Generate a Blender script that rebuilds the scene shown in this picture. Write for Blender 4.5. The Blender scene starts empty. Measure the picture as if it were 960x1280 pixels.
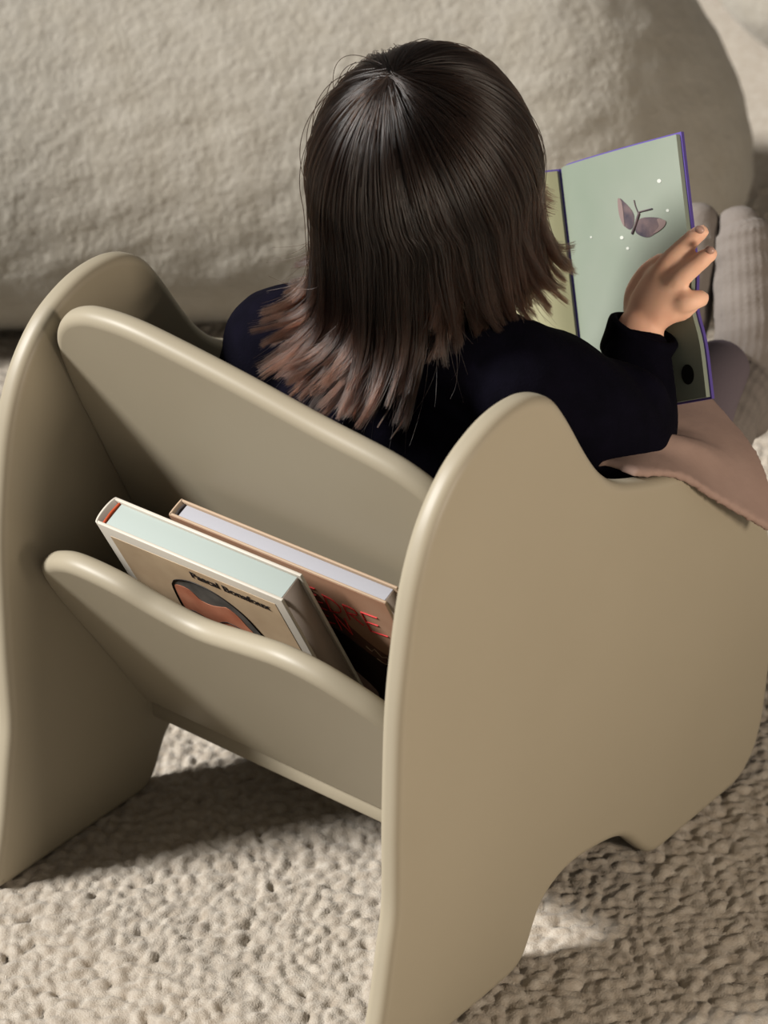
import bpy, bmesh, math, random
import numpy as np
from mathutils import Vector, Matrix

# ------------------------------------------------------------------ camera
scene = bpy.context.scene
COL = scene.collection
YAW, PITCH, FPX, ROLL = .7072, .5288, 3484.2, -.0366
CAM = np.array([1.1783, -1.1166, 1.3452])
fw = np.array([-math.sin(YAW)*math.cos(PITCH), math.cos(YAW)*math.cos(PITCH), -math.sin(PITCH)])
r0 = np.array([math.cos(YAW), math.sin(YAW), 0.])
u0 = np.cross(r0, fw)
right = r0*math.cos(ROLL)+u0*math.sin(ROLL)
up = -r0*math.sin(ROLL)+u0*math.cos(ROLL)
cd = bpy.data.cameras.new('camera')
cam = bpy.data.objects.new('camera', cd)
COL.objects.link(cam)
m = Matrix.Identity(4)
for i in range(3):
    m[i][0], m[i][1], m[i][2], m[i][3] = right[i], up[i], -fw[i], CAM[i]
cam.matrix_world = m
cd.sensor_fit = 'VERTICAL'
cd.sensor_height = 36.0
cd.lens = FPX/1280*36.0
cd.clip_start = .05
cd.clip_end = 60
cd.dof.use_dof = True
cd.dof.focus_distance = 2.03
cd.dof.aperture_fstop = 7.5
scene.camera = cam

# ------------------------------------------------------------------ light
world = bpy.data.worlds.new('world')
scene.world = world
world.use_nodes = True
nt = world.node_tree
bg = nt.nodes['Background']
bg.inputs[0].default_value = (1.0, .92, .83, 1)
bg.inputs[1].default_value = .15

sd = bpy.data.lights.new('window_sun', 'SUN')
sd.energy = 8.0
sd.angle = math.radians(14)
sd.color = (1.0, .975, .935)
sun = bpy.data.objects.new('window_sun', sd)
COL.objects.link(sun)
sun.rotation_euler = Vector((1.0, 1.0, -1.08)).to_track_quat('-Z', 'Y').to_euler()

ld = bpy.data.lights.new('right_fill_light', 'AREA')  # added fill that brightens the chair's right side, standing for no actual lamp
ld.shape = 'DISK'
ld.size = .35
ld.energy = 23
ld.color = (1.0, .86, .70)
fill_obj = bpy.data.objects.new('right_fill_light', ld)
COL.objects.link(fill_obj)
fill_obj.location = (1.75, .10, .66)
fill_obj.rotation_euler = (Vector((.2, .25, .2))-fill_obj.location).to_track_quat('-Z', 'Y').to_euler()

scene.view_settings.view_transform = 'Standard'
scene.view_settings.look = 'None'
scene.view_settings.gamma = 1
scene.view_settings.use_curve_mapping = False
scene.view_settings.exposure = 0.0
try:
    scene.cycles.use_denoising = True
    scene.cycles.denoiser = 'OPENIMAGEDENOISE'
except Exception:
    pass

# ------------------------------------------------------------------ helpers
def lin(c):
    return tuple((x/12.92 if x <= .04045 else ((x+.055)/1.055)**2.4) for x in [v/255 for v in c])

ALBEDO = .52
def alb(rgb):
    return tuple(ALBEDO*c for c in lin(rgb))

def mat(name, rgb, rough=.6, spec=.4, var=None, var_scale=40, bump=None, sheen=0, sss=0, coords='Object', k=1.0):
    """procedural material: var = second colour mixed by noise; bump = list of (kind, scale, strength, distance)"""
    M = bpy.data.materials.new(name)
    M.use_nodes = True
    t = M.node_tree
    b = t.nodes['Principled BSDF']
    b.inputs['Base Color'].default_value = (*[k*q for q in alb(rgb)], 1)
    b.inputs['Roughness'].default_value = rough
    b.inputs['Specular IOR Level'].default_value = spec
    if sheen:
        b.inputs['Sheen Weight'].default_value = sheen
        b.inputs['Sheen Roughness'].default_value = .5
    if sss:
        b.inputs['Subsurface Weight'].default_value = sss
        b.inputs['Subsurface Radius'].default_value = (.010, .004, .002)
        b.inputs['Subsurface Scale'].default_value = .6
    c = t.nodes.new('ShaderNodeTexCoord')
    if var:
        n = t.nodes.new('ShaderNodeTexNoise')
        n.inputs['Scale'].default_value = var_scale
        n.inputs['Detail'].default_value = 4
        t.links.new(c.outputs[coords], n.inputs['Vector'])
        mr = t.nodes.new('ShaderNodeMapRange')
        mr.inputs[1].default_value = .3; mr.inputs[2].default_value = .7
        t.links.new(n.outputs['Fac'], mr.inputs[0])
        mx = t.nodes.new('ShaderNodeMix'); mx.data_type = 'RGBA'
        mx.inputs[6].default_value = (*[k*q for q in alb(rgb)], 1)
        mx.inputs[7].default_value = (*[k*q for q in alb(var)], 1)
        t.links.new(mr.outputs[0], mx.inputs[0])
        t.links.new(mx.outputs[2], b.inputs['Base Color'])
    prev = None
    for kind, sc, st, di in (bump or []):
        if kind == 'noise':
            n = t.nodes.new('ShaderNodeTexNoise'); n.inputs['Detail'].default_value = 3; out = n.outputs['Fac']
            n.inputs['Scale'].default_value = sc
        elif kind == 'voronoi':
            n = t.nodes.new('ShaderNodeTexVoronoi'); out = n.outputs['Distance']
            n.inputs['Scale'].default_value = sc
        else:
            n = t.nodes.new('ShaderNodeTexWave'); out = n.outputs['Fac']
            n.inputs['Scale'].default_value = sc; n.inputs['Distortion'].default_value = 1.0
            n.bands_direction = kind
        t.links.new(c.outputs[coords], n.inputs['Vector'])
        bp = t.nodes.new('ShaderNodeBump')
        bp.inputs['Strength'].default_value = st
        bp.inputs['Distance'].default_value = di
        t.links.new(out, bp.inputs['Height'])
        if prev:
            t.links.new(prev.outputs[0], bp.inputs['Normal'])
        prev = bp
    if prev:
        t.links.new(prev.outputs[0], b.inputs['Normal'])
    return M

def obj(name, vf, material, parent=None, smooth=True, sharp=None):
    v, f = vf
    me = bpy.data.meshes.new(name)
    me.from_pydata([tuple(map(float, p)) for p in v], [], [tuple(int(i) for i in q) for q in f])
    me.update()
    if smooth:
        me.polygons.foreach_set('use_smooth', [True]*len(me.polygons))
    if sharp:
        me.set_sharp_from_angle(angle=math.radians(sharp))
    me.materials.append(material)
    o = bpy.data.objects.new(name, me)
    COL.objects.link(o)
    if parent:
        o.parent = parent
        o.matrix_parent_inverse = parent.matrix_world.inverted()
    return o

def thing(name, label, cat, loc=(0, 0, 0)):
    o = bpy.data.objects.new(name, None)
    COL.objects.link(o)
    o.location = loc
    o.empty_display_size = .05
    bpy.context.view_layer.update()
    o.matrix_world = Matrix.Translation(loc)
    o['label'] = label
    o['category'] = cat
    return o

def join(*vfs):
    V, F = [], []
    for v, f in vfs:
        k = len(V)
        V += [tuple(p) for p in v]
        F += [tuple(i+k for i in q) for q in f]
    return V, F

def catmull(pts, n=8, closed=False):
    P = [np.array(p, float) for p in pts]
    N = len(P)
    out = []
    rng = range(N if closed else N-1)
    for i in rng:
        p1, p2 = P[i], P[(i+1) % N]
        p0 = P[i-1] if (closed or i > 0) else 2*p1-p2
        p3 = P[(i+2) % N] if (closed or i+2 < N) else 2*p2-p1
        for k in range(n):
            t = k/n
            out.append(.5*((2*p1)+(-p0+p2)*t+(2*p0-5*p1+4*p2-p3)*t*t+(-p0+3*p1-3*p2+p3)*t**3))
    if not closed:
        out.append(P[-1])
    return out

def tube(pts, radii, seg=20, sub=5, upv=(0, 0, 1)):
    """closed tapered tube through pts; radii are r or (r_side, r_up)"""
    rr = [(r, r) if np.isscalar(r) else tuple(r) for r in radii]
    path = catmull([list(p)+list(r) for p, r in zip(pts, rr)], sub)
    C = np.array([q[:3] for q in path]); R = np.maximum(np.array([q[3:] for q in path]), 1e-4)
    T = np.gradient(C, axis=0)
    T /= np.linalg.norm(T, axis=1)[:, None]+1e-12
    upv = np.array(upv, float)
    rings = []
    def ring(c, t, ra, rb):
        s = np.cross(t, upv)
        if np.linalg.norm(s) < 1e-3:
            s = np.cross(t, [0, 1, 0])
        s /= np.linalg.norm(s)
        w = np.cross(s, t)
        return [c+s*ra*math.cos(a)+w*rb*math.sin(a) for a in np.linspace(0, 2*math.pi, seg, endpoint=False)]
    for e, sgn in ((0, -1), (len(C)-1, 1)):
        cap = []
        for k in range(1, 5):
            a = math.pi/2*k/4.3
            rm = min(R[e])
            cap.append(ring(C[e]+sgn*T[e]*rm*math.sin(a), T[e], R[e][0]*math.cos(a), R[e][1]*math.cos(a)))
        if e == 0:
            rings = cap[::-1]+[ring(C[i], T[i], *R[i]) for i in range(len(C))]
        else:
            rings += cap
    V = [p for r in rings for p in r]
    F = []
    for i in range(len(rings)-1):
        for j in range(seg):
            a, b = i*seg+j, i*seg+(j+1) % seg
            F.append((a, b, b+seg, a+seg))
    F.append(tuple(range(seg))[::-1])
    F.append(tuple(range((len(rings)-1)*seg, len(rings)*seg)))
    return V, F

def ellipsoid(c, r, rot=None, fn=None, nu=32, nv=20):
    V = []
    for i in range(nv+1):
        th = math.pi*i/nv
        for j in range(nu):
            ph = 2*math.pi*j/nu
            d = np.array([math.sin(th)*math.cos(ph), math.sin(th)*math.sin(ph), math.cos(th)])
            p = d*np.array(r)
            if fn is not None:
                p = fn(p, d)
            if rot is not None:
                p = rot@p
            V.append(p+np.array(c))
    F = []
    for i in range(nv):
        for j in range(nu):
            a, b = i*nu+j, i*nu+(j+1) % nu
            F.append((a, a+nu, b+nu, b))
    return V, F

def remesh(parts, voxel=.004, smooth=4, factor=.5):
    v, f = join(*parts)
    me = bpy.data.meshes.new('tmp')
    me.from_pydata([tuple(map(float, p)) for p in v], [], f)
    o = bpy.data.objects.new('tmp', me)
    COL.objects.link(o)
    md = o.modifiers.new('r', 'REMESH'); md.mode = 'VOXEL'; md.voxel_size = voxel
    if smooth:
        s = o.modifiers.new('s', 'SMOOTH'); s.iterations = smooth; s.factor = factor
    dg = bpy.context.evaluated_depsgraph_get()
    ev = o.evaluated_get(dg).to_mesh()
    V = np.empty(len(ev.vertices)*3); ev.vertices.foreach_get('co', V)
    F = [tuple(p.vertices) for p in ev.polygons]
    bpy.data.objects.remove(o)
    return V.reshape(-1, 3), F

def noise3(P, scale, seed=0, octaves=2):
    """cheap smooth noise built from summed sines"""
    rg = np.random.RandomState(seed)
    out = np.zeros(len(P)); amp = 1
    for o in range(octaves):
        for k in range(6):
            d = rg.normal(size=3); d /= np.linalg.norm(d)
            out += amp*np.sin(P@d*scale*(1+.5*rg.rand())*(2**o)+rg.rand()*6.28)/6
        amp *= .5
    return out

def rounded_panel(poly, th, rad, to3):
    """poly: dense closed (a,b) outline, counter-clockwise; to3(a,b,t) with t in 0..th; every edge rounded by rad"""
    P = np.array(poly)
    nx, pv = np.roll(P, -1, 0), np.roll(P, 1, 0)
    T = nx-pv; T /= np.linalg.norm(T, axis=1)[:, None]
    Nin = np.stack([-T[:, 1], T[:, 0]], 1)
    n = len(P)
    rings = []
    prof = [(rad*1.06, 0)]
    for k in range(7):
        a = math.pi/2*k/6
        prof.append((rad*(1-math.sin(a)), rad*(1-math.cos(a))))
    prof2 = [(i, th-t) for i, t in prof[::-1]]
    for ins, t in prof+prof2:
        q = P+Nin*ins
        rings.append([to3(a, b, t) for a, b in q])
    V = [p for r in rings for p in r]
    F = []
    for i in range(len(rings)-1):
        for j in range(n):
            a, b = i*n+j, i*n+(j+1) % n
            F.append((a, b, b+n, a+n))
    from mathutils.geometry import tessellate_polygon
    q = P+Nin*prof[0][0]
    for tri in tessellate_polygon([[Vector((a, b, 0)) for a, b in q]]):
        F.append(tuple(tri)[::-1])
        F.append(tuple(i+(len(rings)-1)*n for i in tri))
    return V, F

def box(c, ax, ay, az, sx, sy, sz, bev=0):
    """box centred at c, half sizes s, axes a (unit vectors); bevelled when bev > 0"""
    bm = bmesh.new()
    bmesh.ops.create_cube(bm, size=2)
    for v in bm.verts:
        v.co = Vector((v.co.x*sx, v.co.y*sy, v.co.z*sz))
    if bev:
        bmesh.ops.bevel(bm, geom=bm.edges[:], offset=bev, segments=2, affect='EDGES', profile=.5)
    bm.verts.index_update()
    V = [np.array(c)+np.array(ax)*v.co.x+np.array(ay)*v.co.y+np.array(az)*v.co.z for v in bm.verts]
    F = [tuple(x.index for x in f.verts) for f in bm.faces]
    bm.free()
    return V, F

ZH = np.array([0, 0, 1.])
VA = np.array([math.cos(YAW), math.sin(YAW), 0])      # the room runs at this angle to the chair
VB = np.array([-math.sin(YAW), math.cos(YAW), 0])
def room(a, b, z):
    return VA*a+VB*b+ZH*z

# ------------------------------------------------------------------ materials
M_paint = mat('cashmere_lacquer', (190, 179, 156), .46, .32, var=(186, 175, 152), var_scale=6,
              bump=[('noise', 900, .05, .0004)])
M_rug = mat('wool_boucle_carpet', (219, 209, 195), .95, .1, var=(188, 175, 158), var_scale=110,
            bump=[('noise', 700, .55, .0016)], sheen=.1)
M_sofa = mat('cream_boucle', (202, 196, 184), .95, .1, var=(193, 186, 172), var_scale=30,
             bump=[('noise', 95, .42, .007), ('noise', 330, .3, .0025)], sheen=.1)
M_skin = mat('skin', (250, 204, 176), .55, .35, var=(242, 186, 158), var_scale=28, sss=.15, k=1.6,
             bump=[('noise', 300, .08, .0006)])
M_navy = mat('navy_jersey', (17, 15, 28), .95, .04, var=(12, 11, 21), var_scale=60,
             bump=[('noise', 500, .3, .0015)])
M_taupe = mat('taupe_cotton', (150, 127, 117), .85, .15, var=(143, 120, 110), var_scale=25, k=1.7,
              bump=[('noise', 60, .25, .003), ('noise', 800, .15, .0006)])
M_grey = mat('mauve_grey_knit', (128, 116, 124), .9, .1, bump=[('noise', 600, .3, .001)], k=1)
M_sock = mat('ribbed_white_knit', (148, 139, 132), .95, .1, bump=[('noise', 500, .3, .001)])
M_hairbase = mat('hair_underlayer', (24, 15, 12), .6, .2)
M_white = mat('eye_white', (235, 232, 228), .25, .5)
M_iris = mat('iris_brown', (60, 36, 22), .2, .5)
M_lip = mat('lip', (190, 105, 95), .5, .3)
M_nail = mat('fingernail', (238, 190, 172), .3, .5)
M_page_green = mat('pale_green_page', (168, 176, 162), .6, .3, var=(150, 164, 146), var_scale=9)
M_page_cream = mat('warm_page', (190, 186, 146), .65, .3)
M_purple = mat('purple_board', (104, 84, 176), .5, .35)
M_black = mat('black_print', (10, 12, 12), .6, .3)
M_wing = mat('dusky_wing', (78, 72, 84), .7, .2, var=(132, 112, 112), var_scale=90)
M_wingedge = mat('wing_blush', (158, 136, 132), .7, .2)
M_star = mat('white_sparkle', (238, 242, 232), .6, .2)
M_cover_cream = mat('cream_jacket', (222, 214, 200), .45, .4, k=1.15)
M_art = mat('tan_cover_print', (190, 168, 138), .5, .35, var=(168, 144, 116), var_scale=22, k=1.75)
M_pages = mat('page_block_white', (196, 208, 203), .75, .2, bump=[('Z', 1, .02, .0002)])
M_pages2 = mat('page_block_bluish', (192, 192, 200), .75, .2)
M_foreedge = mat('grey_fore_edge', (126, 114, 104), .7, .2, k=2.4)
M_orange = mat('orange_headband', (206, 84, 40), .6, .2)
M_face = mat('painted_skin', (188, 126, 98), .55, .3, var=(164, 96, 70), var_scale=45, k=1.7)
M_phair = mat('painted_grey_hair', (74, 72, 68), .55, .3, var=(104, 100, 94), var_scale=60, k=1.5)
M_ink = mat('dark_ink', (34, 26, 24), .6, .3)
M_brown = mat('brown_cover_print', (158, 126, 104), .5, .35, var=(140, 104, 82), var_scale=20, k=2.1)
M_kraft = mat('kraft_edge', (206, 178, 150), .6, .3)
M_maroon = mat('maroon_print', (48, 14, 14), .5, .35, var=(24, 10, 10), var_scale=30)
M_umber = mat('umber_print', (98, 66, 50), .5, .35, var=(78, 48, 38), var_scale=40, k=1.8)
M_red = mat('red_crayon', (190, 40, 42), .6, .3, k=1.6)
M_headgrey = mat('grey_spine_lining', (74, 66, 64), .7, .2)  # plain dark grey for the second book's headband

# ------------------------------------------------------------------ floor: looped wool carpet with real pile
def pebbles(U, V, cell, seed, aniso=1.5):
    """height 0..1 of packed, randomly turned loops"""
    rg = np.random.RandomState(seed)
    n = 512
    jx, jy, an, hh = rg.rand(n, n), rg.rand(n, n), rg.rand(n, n)*math.pi, .72+.28*rg.rand(n, n)
    cu, cv = np.floor(U/cell).astype(int), np.floor(V/cell).astype(int)
    best = np.zeros_like(U)
    for du in (-1, 0, 1):
        for dv_ in (-1, 0, 1):
            iu, iv = (cu+du) % n, (cv+dv_) % n
            x = U/cell-(cu+du)-(.15+.7*jx[iu, iv]); y = V/cell-(cv+dv_)-(.15+.7*jy[iu, iv])
            a = an[iu, iv]; c, s = np.cos(a), np.sin(a)
            p, q = (x*c+y*s)/aniso, (-x*s+y*c)
            d2 = (p*p+q*q)/.75
            best = np.maximum(best, hh[iu, iv]*np.sqrt(np.clip(1-d2, 0, 1)))
    return best

def build_floor():
    st = .0022
    a = np.arange(-.55, 1.0, st); b = np.arange(-.50, 1.42, st)
    A, B = np.meshgrid(a, b, indexing='ij')
    # gentle wobble of the rows before the loops are laid out
    Au = A+.004*np.sin(B*37)+.003*np.sin(A*53+B*21)
    H = pebbles(Au, B, .0094, 3)+.28*pebbles(Au+.3, B+.7, .0052, 5)
    z = -.0118+.0118*H+.0012*np.sin(A*9+1)*np.sin(B*7)
    P = A[..., None]*VA+B[..., None]*VB
    P[..., 2] = z
    na, nb = A.shape
    idx = np.arange(na*nb).reshape(na, nb)
    F = np.stack([idx[:-1, :-1], idx[1:, :-1], idx[1:, 1:], idx[:-1, 1:]], -1).reshape(-1, 4)
    V = P.reshape(-1, 3)
    # wide surround, same level
    n0 = len(V)
    a0, a1, b0, b1 = a[0], a[-1], b[0], b[-1]
    E = 4.0
    ring = [room(*p, -.003) for p in ((a0, b0), (a1, b0), (a1, b1), (a0, b1),
                                      (a0-E, b0-E), (a1+E, b0-E), (a1+E, b1+E), (a0-E, b1+E))]
    V = np.vstack([V, ring])
    F2 = [(n0, n0+4, n0+5, n0+1), (n0+1, n0+5, n0+6, n0+2), (n0+2, n0+6, n0+7, n0+3), (n0+3, n0+7, n0+4, n0)]
    F = np.vstack([F, np.array(F2)])
    me = bpy.data.meshes.new('floor')
    me.vertices.add(len(V)); me.vertices.foreach_set('co', V.ravel())
    me.loops.add(F.size); me.loops.foreach_set('vertex_index', F.ravel().astype(np.int32))
    me.polygons.add(len(F))
    me.polygons.foreach_set('loop_start', np.arange(0, F.size, 4, dtype=np.int32))
    me.polygons.foreach_set('use_smooth', np.ones(len(F), bool))
    me.update(); me.validate()
    me.materials.append(M_rug)
    o = bpy.data.objects.new('floor', me)
    COL.objects.link(o)
    o['kind'] = 'structure'
    o['label'] = 'cream looped wool carpet covering the floor'
    o['category'] = 'floor'
build_floor()

# ------------------------------------------------------------------ sofas: rounded boucle bodies
def sofa_body(ca, cb, ha, hb, cr, top, bulge_z, k, seed, turn=0.):
    """plan = rounded rectangle ca±ha, cb±hb with corner radius cr; sides lean in above bulge_z"""
    n = 420
    corners = []
    for qa, qb, s in ((1, -1, -90), (1, 1, 0), (-1, 1, 90), (-1, -1, 180)):
        for t in np.linspace(0, 90, 26):
            an = math.radians(s+t)
            corners.append((ca+qa*(ha-cr)+cr*math.cos(an), cb+qb*(hb-cr)+cr*math.sin(an)))
    C = np.array(corners)
    d = np.linalg.norm(np.roll(C, -1, 0)-C, axis=1)
    s = np.concatenate([[0], np.cumsum(d)])
    L = s[-1]
    Cc = np.vstack([C, C[:1]])
    tt = np.linspace(0, L, n, endpoint=False)
    P = np.stack([np.interp(tt, s, Cc[:, 0]), np.interp(tt, s, Cc[:, 1])], 1)
    T = np.roll(P, -1, 0)-np.roll(P, 1, 0); T /= np.linalg.norm(T, axis=1)[:, None]
    N = np.stack([T[:, 1], -T[:, 0]], 1)
    for _ in range(12):
        N = (np.roll(N, 1, 0)+N+np.roll(N, -1, 0)); N /= np.linalg.norm(N, axis=1)[:, None]
    prof = []
    for z in np.linspace(.012, bulge_z, 14):
        prof.append((.085*((bulge_z-z)/bulge_z)**2.2, z))
    for z in np.linspace(bulge_z, top-.05, 60)[1:]:
        prof.append((k*((z-bulge_z)/.19)**2, z))
    i0, z0 = prof[-1]
    R = []
    for ins, z in prof:
        R.append((P-N*ins, np.full(n, z), N))
    cen = np.array([ca, cb])
    base = P-N*i0
    for q in np.linspace(0, 1, 26)[1:]:
        sc = 1-q
        R.append((cen+(base-cen)*sc, np.full(n, z0+.05*(1-sc**2)**.8), N*sc))
    V = []
    for (p, z, nn) in R:
        V.append(np.concatenate([p[:, :1]*VA+p[:, 1:]*VB+z[:, None]*ZH, ], 1))
    X = np.vstack(V)
    NN = np.vstack([nn[:, :1]*VA+nn[:, 1:]*VB for (_, _, nn) in R])
    lump = noise3(X, 110, seed, 2)*.0022+noise3(X, 14, seed+1, 1)*.003
    X = X+NN*lump[:, None]
    rows = len(R)
    F = []
    for i in range(rows-1):
        for j in range(n):
            a_, b_ = i*n+j, i*n+(j+1) % n
            F.append((a_, b_, b_+n, a_+n))
    F.append(tuple(range(n))[::-1])
    return X, F
o = obj('sofa', sofa_body(-.70, 1.29, 1.294, .27, .25, .405, .10, .072, 4), M_sofa)
o['label'] = 'big cream boucle sofa with a rounded end, filling the room behind the reading child'
o['category'] = 'sofa'
o = obj('pouf', sofa_body(1.30, 2.14, .68, .50, .25, .46, .12, .04, 9), M_sofa)
o['label'] = 'cream boucle pouf half hidden behind the rounded end of the big sofa'
o['category'] = 'pouf'

# ------------------------------------------------------------------ the chair
chair = thing('lounge_chair', 'beige lacquered wooden child chair with wavy sides and a magazine pocket in its back', 'chair', (0, .25, 0))
outline = [(.0000, .0000, 1), (.003, .022), (.0114, .0504), (.0168, .0699), (.0262, .1106), (.0330, .1397), (.0351, .1714), (.0373, .2135), (.0437, .2908),
           (.0518, .3373), (.0630, .3814), (.0786, .4165), (.0963, .4403), (.1177, .4586), (.1478, .4720), (.1737, .4756),
           (.1948, .4733), (.2151, .4633), (.2253, .4517), (.2381, .4325), (.2532, .4070), (.2696, .3830), (.2862, .3665), (.3039, .3562),
           (.3443, .3412), (.40, .325), (.45, .300), (.486, .258), (.506, .200), (.5125, .140), (.5087, .0850), (.5020, .0440),
           (.4927, .0214), (.4778, .0060), (.458, .0, 1), (.4144, .0000), (.3600, .0000), (.3440, .002, 1), (.3320, .0130), (.3083, .0396), (.2828, .0504),
           (.2435, .0568), (.2212, .0547), (.2002, .0438), (.1891, .0245), (.1800, .0092), (.168, .0008, 1), (.1368, .0000), (.05, 0)]
out2 = catmull([p[:2] for p in outline], 6, closed=True)
out2 = [(y, max(z, 0)) for y, z in out2]
TH = .018
# outline runs rear-bottom -> up -> front -> bottom (clockwise in y,z), so reverse it
def soften(poly, step, sigma):
    P = np.array(poly); P2 = np.vstack([P, P[:1]])
    L = np.concatenate([[0], np.cumsum(np.linalg.norm(np.diff(P2, axis=0), axis=1))])
    n = int(L[-1]/step); q = np.linspace(0, L[-1], n, endpoint=False)
    R = np.stack([np.interp(q, L, P2[:, 0]), np.interp(q, L, P2[:, 1])], 1)
    k = np.arange(-int(4*sigma/step), int(4*sigma/step)+1)
    w = np.exp(-.5*(k*step/sigma)**2); w /= w.sum()
    return sum(wi*np.roll(R, -ki, 0) for wi, ki in zip(w, k))
poly = [(p[0], p[1]) for p in soften(out2, .003, .0068)][::-1]
for xc in (.185, -.195):
    v, f = rounded_panel(poly, TH, .0072, lambda a, b, t, xc=xc: np.array([xc-TH/2+t, a, b]))
    obj('side_panel', (v, f), M_paint, chair)

def tilted(name, p0, dn, fwd, outline_xs, th, rad, nsub=8):
    """panel in the plane through p0=(y,z); dn = unit (y,z) pointing down the panel; fwd = unit normal (y,z)"""
    pl = catmull(outline_xs, nsub)
    def to3(a, b, t):
        y = p0[0]-dn[0]*b+fwd[0]*t; z = p0[1]-dn[1]*b+fwd[1]*t
        return np.array([a, y, z])
    P = [(q[0], q[1]) for q in pl]
    return rounded_panel(P[::-1], th, rad, to3)

bdn = np.array([.3723, -.9281]); bfw = np.array([.9281, .3723])
back_top = [(-.190, -.070), (-.1865, -.030), (-.179, -.003), (-.162, .019), (-.140, .0320), (-.118, .0368), (-.09, .0372), (-.0545, .0318),
            (.0042, .0192), (.0692, .0022), (.1219, -.0092), (.1463, -.0187), (.1640, -.033), (.1755, -.055), (.180, -.09)]
bt = [tuple(p) for p in catmull(back_top, 8)]
ring = [(-.190, -.400), (-.190, -.2)]+bt+[(.180, -.2), (.180, -.400)]
def to3b(a, b, t):
    return np.array([a, .108-bdn[0]*b+bfw[0]*t, .445-bdn[1]*b+bfw[1]*t])
obj('back_panel', rounded_panel(ring[::-1], .018, .008, to3b), M_paint, chair)

mdn = np.array([.5132, -.8583]); mfw = np.array([.8583, .5132])
mag_top = [(-.190, -.062), (-.1865, -.034), (-.176, -.008), (-.1485, .0125), (-.1224, .0205), (-.0842, .0168), (-.0527, .0035), (-.0174, -.0035),
           (.0274, .0066), (.069, .0150), (.1029, .0104), (.1315, -.005), (.1500, -.0210), (.165, -.042), (.1745, -.066), (.180, -.095)]
mt = [tuple(p) for p in catmull(mag_top, 8)]
ring = [(-.190, -.226), (-.190, -.16)]+mt+[(.180, -.16), (.180, -.226)]
def to3m(a, b, t):
    return np.array([a, .064-mdn[0]*b+mfw[0]*t, .274-mdn[1]*b+mfw[1]*t])
obj('magazine_panel', rounded_panel(ring[::-1], .018, .008, to3m), M_paint, chair)
obj('pocket_base', box((-.005, .222, .0745), (1, 0, 0), (0, 1, 0), (0, 0, 1), .183, .040, .0085, .0025), M_paint, chair)
seat_prof = catmull([(.19, .150), (.30, .146), (.42, .154), (.487, .158), (.4985, .149), (.487, .140), (.42, .136), (.30, .128), (.19, .132)], 5, closed=True)
sp = [(p[0], p[1]) for p in seat_prof]
nS = len(sp)
V = [np.array([x, y, z]) for x in (-.189, .179) for y, z in sp]
F = [(i, (i+1) % nS, (i+1) % nS+nS, i+nS) for i in range(nS)]+[tuple(range(nS))[::-1], tuple(range(nS, 2*nS))]
obj('seat', (V, F), M_paint, chair)

# ------------------------------------------------------------------ books in the pocket
def closed_book(name, label, o, tilt, w, h, th, board, m_cover, m_pages, fore_mat, head_mat, round_spine):
    t = math.radians(tilt)
    ex = np.array([1., 0, 0]); ed = np.array([0, math.sin(t), -math.cos(t)]); en = np.array([0, math.cos(t), math.sin(t)])  # along, down, back
    o = np.array(o)
    root = thing(name, label, 'book', tuple(o+ed*h+ex*w/2+en*th/2))
    def at(u, d, k=0.):
        return o+ex*u+ed*d+en*k
    def slab(name, u0, u1, d0, d1, k0, k1, m, bev, parent=root):
        return obj(name, box(at((u0+u1)/2, (d0+d1)/2, (k0+k1)/2), ex, ed, en, (u1-u0)/2, (d1-d0)/2, (k1-k0)/2, bev), m, parent)
    slab('front_cover', 0.004, w, 0, h, 0, board, m_cover, .0006)
    slab('back_cover', 0.004, w, 0, h, th-board, th, m_cover, .0006)
    # spine: a bowed shell
    nseg = 12
    V, F = [], []
    for q in range(nseg+1):
        a = math.pi*q/nseg
        k = th/2-th/2*math.cos(a); bow = round_spine*math.sin(a)
        for uu in (.0045-bow, .0062-bow*.9):
            for dd in (0, h):
                V.append(at(uu, dd, min(max(k, .0002), th-.0002)))
    for q in range(nseg):
        a, b = q*4, (q+1)*4
        F += [(a, a+1, b+1, b), (a+2, b+2, b+3, a+3), (a, b, b+2, a+2), (a+1, a+3, b+3, b+1)]
    F += [(0, 2, 3, 1), (nseg*4, nseg*4+1, nseg*4+3, nseg*4+2)]
    obj('spine', (V, F), m_cover, root)
    pb = slab('page_block', .010, w-.004, .0030, h-.003, board, th-board, m_pages, .0003)
    slab('fore_edge', w-.0045, w-.0032, .0034, h-.003, board+.0003, th-board-.0003, fore_mat, 0)
    V, F = tube([at(.0085, .003, board+.001), at(.0078, .003, th/2), at(.0085, .003, th-board-.001)], [.0014]*3, 8, 4)
    obj('headband', (V, F), head_mat, root)
    return root, at

def flat(pts, at, k):
    """thin printed patch on the cover"""
    n = len(pts)
    V = [at(u, d, k) for u, d in pts]+[at(u, d, k+.0002) for u, d in pts]
    F = [tuple(range(n)), tuple(range(n, 2*n))[::-1]]+[(i, i+n, (i+1) % n+n, (i+1) % n) for i in range(n)]
    return V, F

def strokes(lines, at, k, r):
    parts = []
    for ln in lines:
        parts.append(tube([at(u, d, k) for u, d in ln], [r]*len(ln), 6, 2))
    return join(*parts)

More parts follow.
